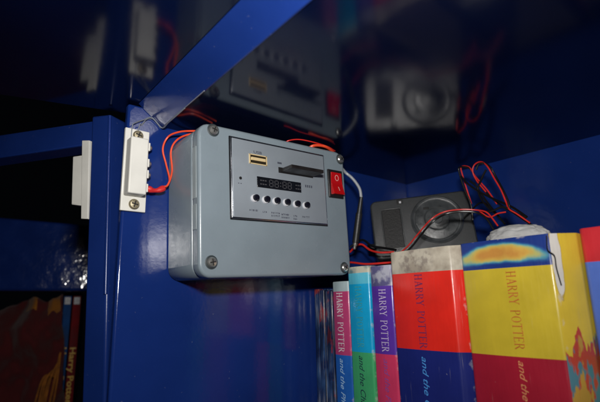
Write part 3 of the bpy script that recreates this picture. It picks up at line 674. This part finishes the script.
titles(t, xb-xa, ZB, 'HARRY POTTER', 'and the Order of the Phoenix', Y5, INK('orange_title_ink', (.48, .13, .02)), INK('tan_ink', (.62, .24, .10)), xx(514, 300, Y5)-xa, .0058, zz(510, 271, Y5), zz(516, 350, Y5), zz(518, 360, Y5), .088, .0056, convex=.0014)
# dark tear line on the hinge of the yellow book
bm = bmesh.new()
tube(bm, [(hit(*p, 1, Y5+.004).x-xa, hit(*p, 1, Y5+.004).y-Y5+(hit(*p, 1, Y5+.004).x-xb)*(FL.y-Y5)/(FL.x-xb)-.0035, hit(*p, 1, Y5+.004).z-ZB) for p in ((550, 236), (551.5, 250), (556, 256), (558, 268), (562, 285))], .00035, 6, 6)
obj('torn_hinge', bm, M['dark'], t)
# book 6: set back, red / blue / green
Y6 = FL.y+.0015; xa = FL.x+.0010
m6 = cover_mat('red_blue_green_cover', 0, [(0, (.05, .42, .07)), (zz(588, 356, Y6)-ZB, (.09, .17, .58)), (zz(588, 262, Y6)-ZB, (.55, .025, .035))], .25)
t = make_book('hardback_book', 'hardback set deeper at the right edge, red top over periwinkle blue and green', xa, xa+.05, Y6, zz(588, 227.5, Y6), ZB, .10, m6, corner=.003, convex=.0006, group='fantasy novels standing on the shelf')
for k, (cc, cc2) in enumerate((((.05, .2, .3), (.3, .3, .3)),)):
    pass

# ------------------------------------------------------------------ crumpled tissue on the yellow book
c = hit(517, 234, 1, -.125)
bm = bmesh.new(); bmesh.ops.create_icosphere(bm, subdivisions=5, radius=1)
for v in bm.verts:
    d = v.co.copy(); n_ = noise.fractal(d*1.3+Vector((3, 1, 7)), .9, 2.0, 5); ri = abs(noise.noise(d*2.7+Vector((9, 2, 4))))
    n_ = noise.noise(d*1.1+Vector((3, 1, 7))); ri = abs(noise.noise(d*1.5+Vector((9, 2, 4))+Vector((n_,)*3))); v.co = d*(1+.12*n_+.12*ri+.015*noise.noise(d*9)); cr1 = abs(noise.noise(d*3.1+Vector((n_*2, 0, 5)))); v.co *= 1-.07*max(0, .22-cr1)/.22-.015*noise.noise(d*7+Vector((1, 8, 2))); v.co = Vector((v.co.x*.0205, v.co.y*.013, v.co.z*.0088))
ti = obj('crumpled_tissue', bm, M['paper'], None, angle=180); ti.location = (c.x, c.y, c.z-.003); tag(ti, 'crumpled white tissue lying on top of the yellow book beside the wires', 'tissue')

# ------------------------------------------------------------------ left bay: two slim cases and a striped scarf
cx0 = far(72, 340, .80)
def cpt(px, py, o_=cx0): return hitp(px, py, o_, cdir)
rgt = -cr
def case(label, p0, p1, col, off):
    a_ = cpt(p0, 292); b_ = cpt(p1, 292); wd = (b_-a_).dot(rgt); z1 = (a_.z+b_.z)/2; h = .19
    t = thing('disc_case', label, 'disc case', a_+cdir*off-Vector((0, 0, h)), (0, 0, math.atan2(rgt.y, rgt.x)), 'slim disc cases')
    bm = bmesh.new(); bx(bm, (.0003, 0, 0), (wd-.0003, .13, h-.001), .0012, 2); obj('case_shell', bm, M['bezel'], t)
    bm = bmesh.new(); bx(bm, (.0009, -.0006, .002), (wd-.0009, -.0001, h-.006), .0002); obj('paper_sleeve', bm, mat('sleeve_print', col, .8, var=.3, vscale=60, spec=.2), t)
    bm = bmesh.new(); bx(bm, (.0022, -.0009, h-.019), (wd-.0022, -.0007, h-.008), .0001); obj('sleeve_picture', bm, mat('pale_picture', (.35, .36, .38), .4, var=.7, vscale=300), t)
    place_text(font_bm('Harry Potter', bold=.02), .082, wd*.9, (wd*.2, -.0008, cpt(p0, 347).z-(z1-h)), (0, 0, -1), (1, 0, 0), (0, -1, 0), name='title_lettering', m=INK('gold_ink', (.62, .38, .05)), parent=t, lift=.0002)
case('slim case with blue spine and gold lettering behind the open door frame', 64, 73, (.012, .055, .19), 0)
case('slim case with dark red spine and gold lettering beside the door stile', 73.2, 82.2, (.16, .010, .014), .001)
so_ = far(30, 350, .77)
bm = bmesh.new(); nx, nz_ = 70, 60; grid = []
def topy(px):  # curved upper outline in picture units
    K = ((-80, 318), (-10, 312), (8, 305), (20, 300), (32, 296.5), (45, 302), (54, 298), (70, 290))
    for (a_, b_), (c_, d_) in zip(K, K[1:]):
        if px <= c_:
            t_ = (px-a_)/(c_-a_); t_ = t_*t_*(3-2*t_); return b_+(d_-b_)*t_
for j in range(nz_+1):
    row = []
    for i in range(nx+1):
        px = -70+133*i/nx; ty = topy(px); py = ty+(470-ty)*j/nz_
        p = hitp(px, py, so_, cdir)
        q = noise.noise(Vector((px*.030, py*.030, 1.3)))*.045+noise.noise(Vector((px*.07+py*.03, py*.06, 5)))*.016+noise.noise(Vector((px*.2, py*.2, 3)))*.003
        edge_ = max(0, 1-j/5)**2*.02
        row.append(bm.verts.new(p-cdir*(q-edge_)))
    grid.append(row)
uvl = bm.loops.layers.uv.new('UVMap')
for j in range(nz_):
    for i in range(nx):
        f = bm.faces.new((grid[j][i], grid[j][i+1], grid[j+1][i+1], grid[j+1][i]))
        for lp_, (a_, b_) in zip(f.loops, ((i, j), (i+1, j), (i+1, j+1), (i, j+1))): lp_[uvl].uv = (a_/nx, b_/nz_)
r_ = bmesh.ops.extrude_face_region(bm, geom=bm.faces[:]); bmesh.ops.translate(bm, vec=cdir*.012, verts=[v for v in r_['geom'] if isinstance(v, bmesh.types.BMVert)])
ms = bpy.data.materials.new('maroon_gold_knit'); ms.use_nodes = True; N = ms.node_tree.nodes; Lk = ms.node_tree.links; b = N['Principled BSDF']
uv = N.new('ShaderNodeTexCoord'); sp = N.new('ShaderNodeSeparateXYZ'); Lk.new(uv.outputs['UV'], sp.inputs[0])
def MT(op, a_, c_=0):
    n = N.new('ShaderNodeMath'); n.operation = op
    for i, v in enumerate((a_, c_)):
        if isinstance(v, (int, float)): n.inputs[i].default_value = v
        else: Lk.new(v, n.inputs[i])
    return n.outputs[0]
wob = N.new('ShaderNodeTexNoise'); wob.inputs['Scale'].default_value = 9; Lk.new(uv.outputs['UV'], wob.inputs['Vector']); wb = MT('MULTIPLY', MT('SUBTRACT', wob.outputs['Fac'], .5), .12)
hem = MT('MULTIPLY', MT('LESS_THAN', MT('ADD', sp.outputs[1], wb), .085), MT('GREATER_THAN', sp.outputs[0], .62))
blk = MT('GREATER_THAN', MT('SINE', MT('ADD', MT('MULTIPLY', MT('ADD', sp.outputs[0], MT('MULTIPLY', wb, .5)), 34), 1.2)), -.1)
side = MT('MULTIPLY', MT('GREATER_THAN', MT('ADD', sp.outputs[0], MT('MULTIPLY', MT('SUBTRACT', sp.outputs[1], .62), .35)), .93), MT('GREATER_THAN', MT('SINE', MT('MULTIPLY', MT('ADD', sp.outputs[0], MT('MULTIPLY', sp.outputs[1], .3)), 150)), 0))
side = MT('MULTIPLY', side, MT('GREATER_THAN', sp.outputs[1], .9))
fac = MT('MAXIMUM', MT('MULTIPLY', hem, blk), side)
mx = N.new('ShaderNodeMix'); mx.data_type = 'RGBA'; Lk.new(fac, mx.inputs[0]); mx.inputs[6].default_value = (.085, .006, .008, 1); mx.inputs[7].default_value = (.34, .12, .010, 1)
Lk.new(mx.outputs[2], b.inputs['Base Color']); b.inputs['Roughness'].default_value = .95; b.inputs['Sheen Weight'].default_value = .1
n = N.new('ShaderNodeTexNoise'); n.inputs['Scale'].default_value = 500; tcx = uv.outputs['Object']; Lk.new(tcx, n.inputs['Vector']); bp = N.new('ShaderNodeBump'); bp.inputs['Strength'].default_value = .8; bp.inputs['Distance'].default_value = .001; Lk.new(n.outputs['Fac'], bp.inputs['Height']); Lk.new(bp.outputs[0], b.inputs['Normal'])
sc_ = obj('striped_scarf', bm, ms, angle=60); tag(sc_, 'folded maroon knitted scarf with gold stripes in the dark left bay', 'scarf')

bm = bmesh.new(); rr = random.Random(11)
for k in range(9):
    p0 = (60.5-k*.4+rr.uniform(-.5, .5), 352+k*3+rr.uniform(-4, 4)); p1 = (57-k*1.7+rr.uniform(-.8, .8), 378+rr.uniform(-2, 2)); p2 = (52-k*2.2+rr.uniform(-1, 1), 404+rr.uniform(0, 10))
    tube(bm, [hitp(*p0, so_-cdir*.018, cdir), hitp(*p1, so_-cdir*(.028+rr.uniform(0, .006)), cdir), hitp(*p2, so_-cdir*.024, cdir)], .0013, 6, 6)
obj('fringe', bm, mat('gold_brown_yarn', (.30, .10, .012), .9, bump=.6, bscale=900, var=.4, vscale=150), sc_)
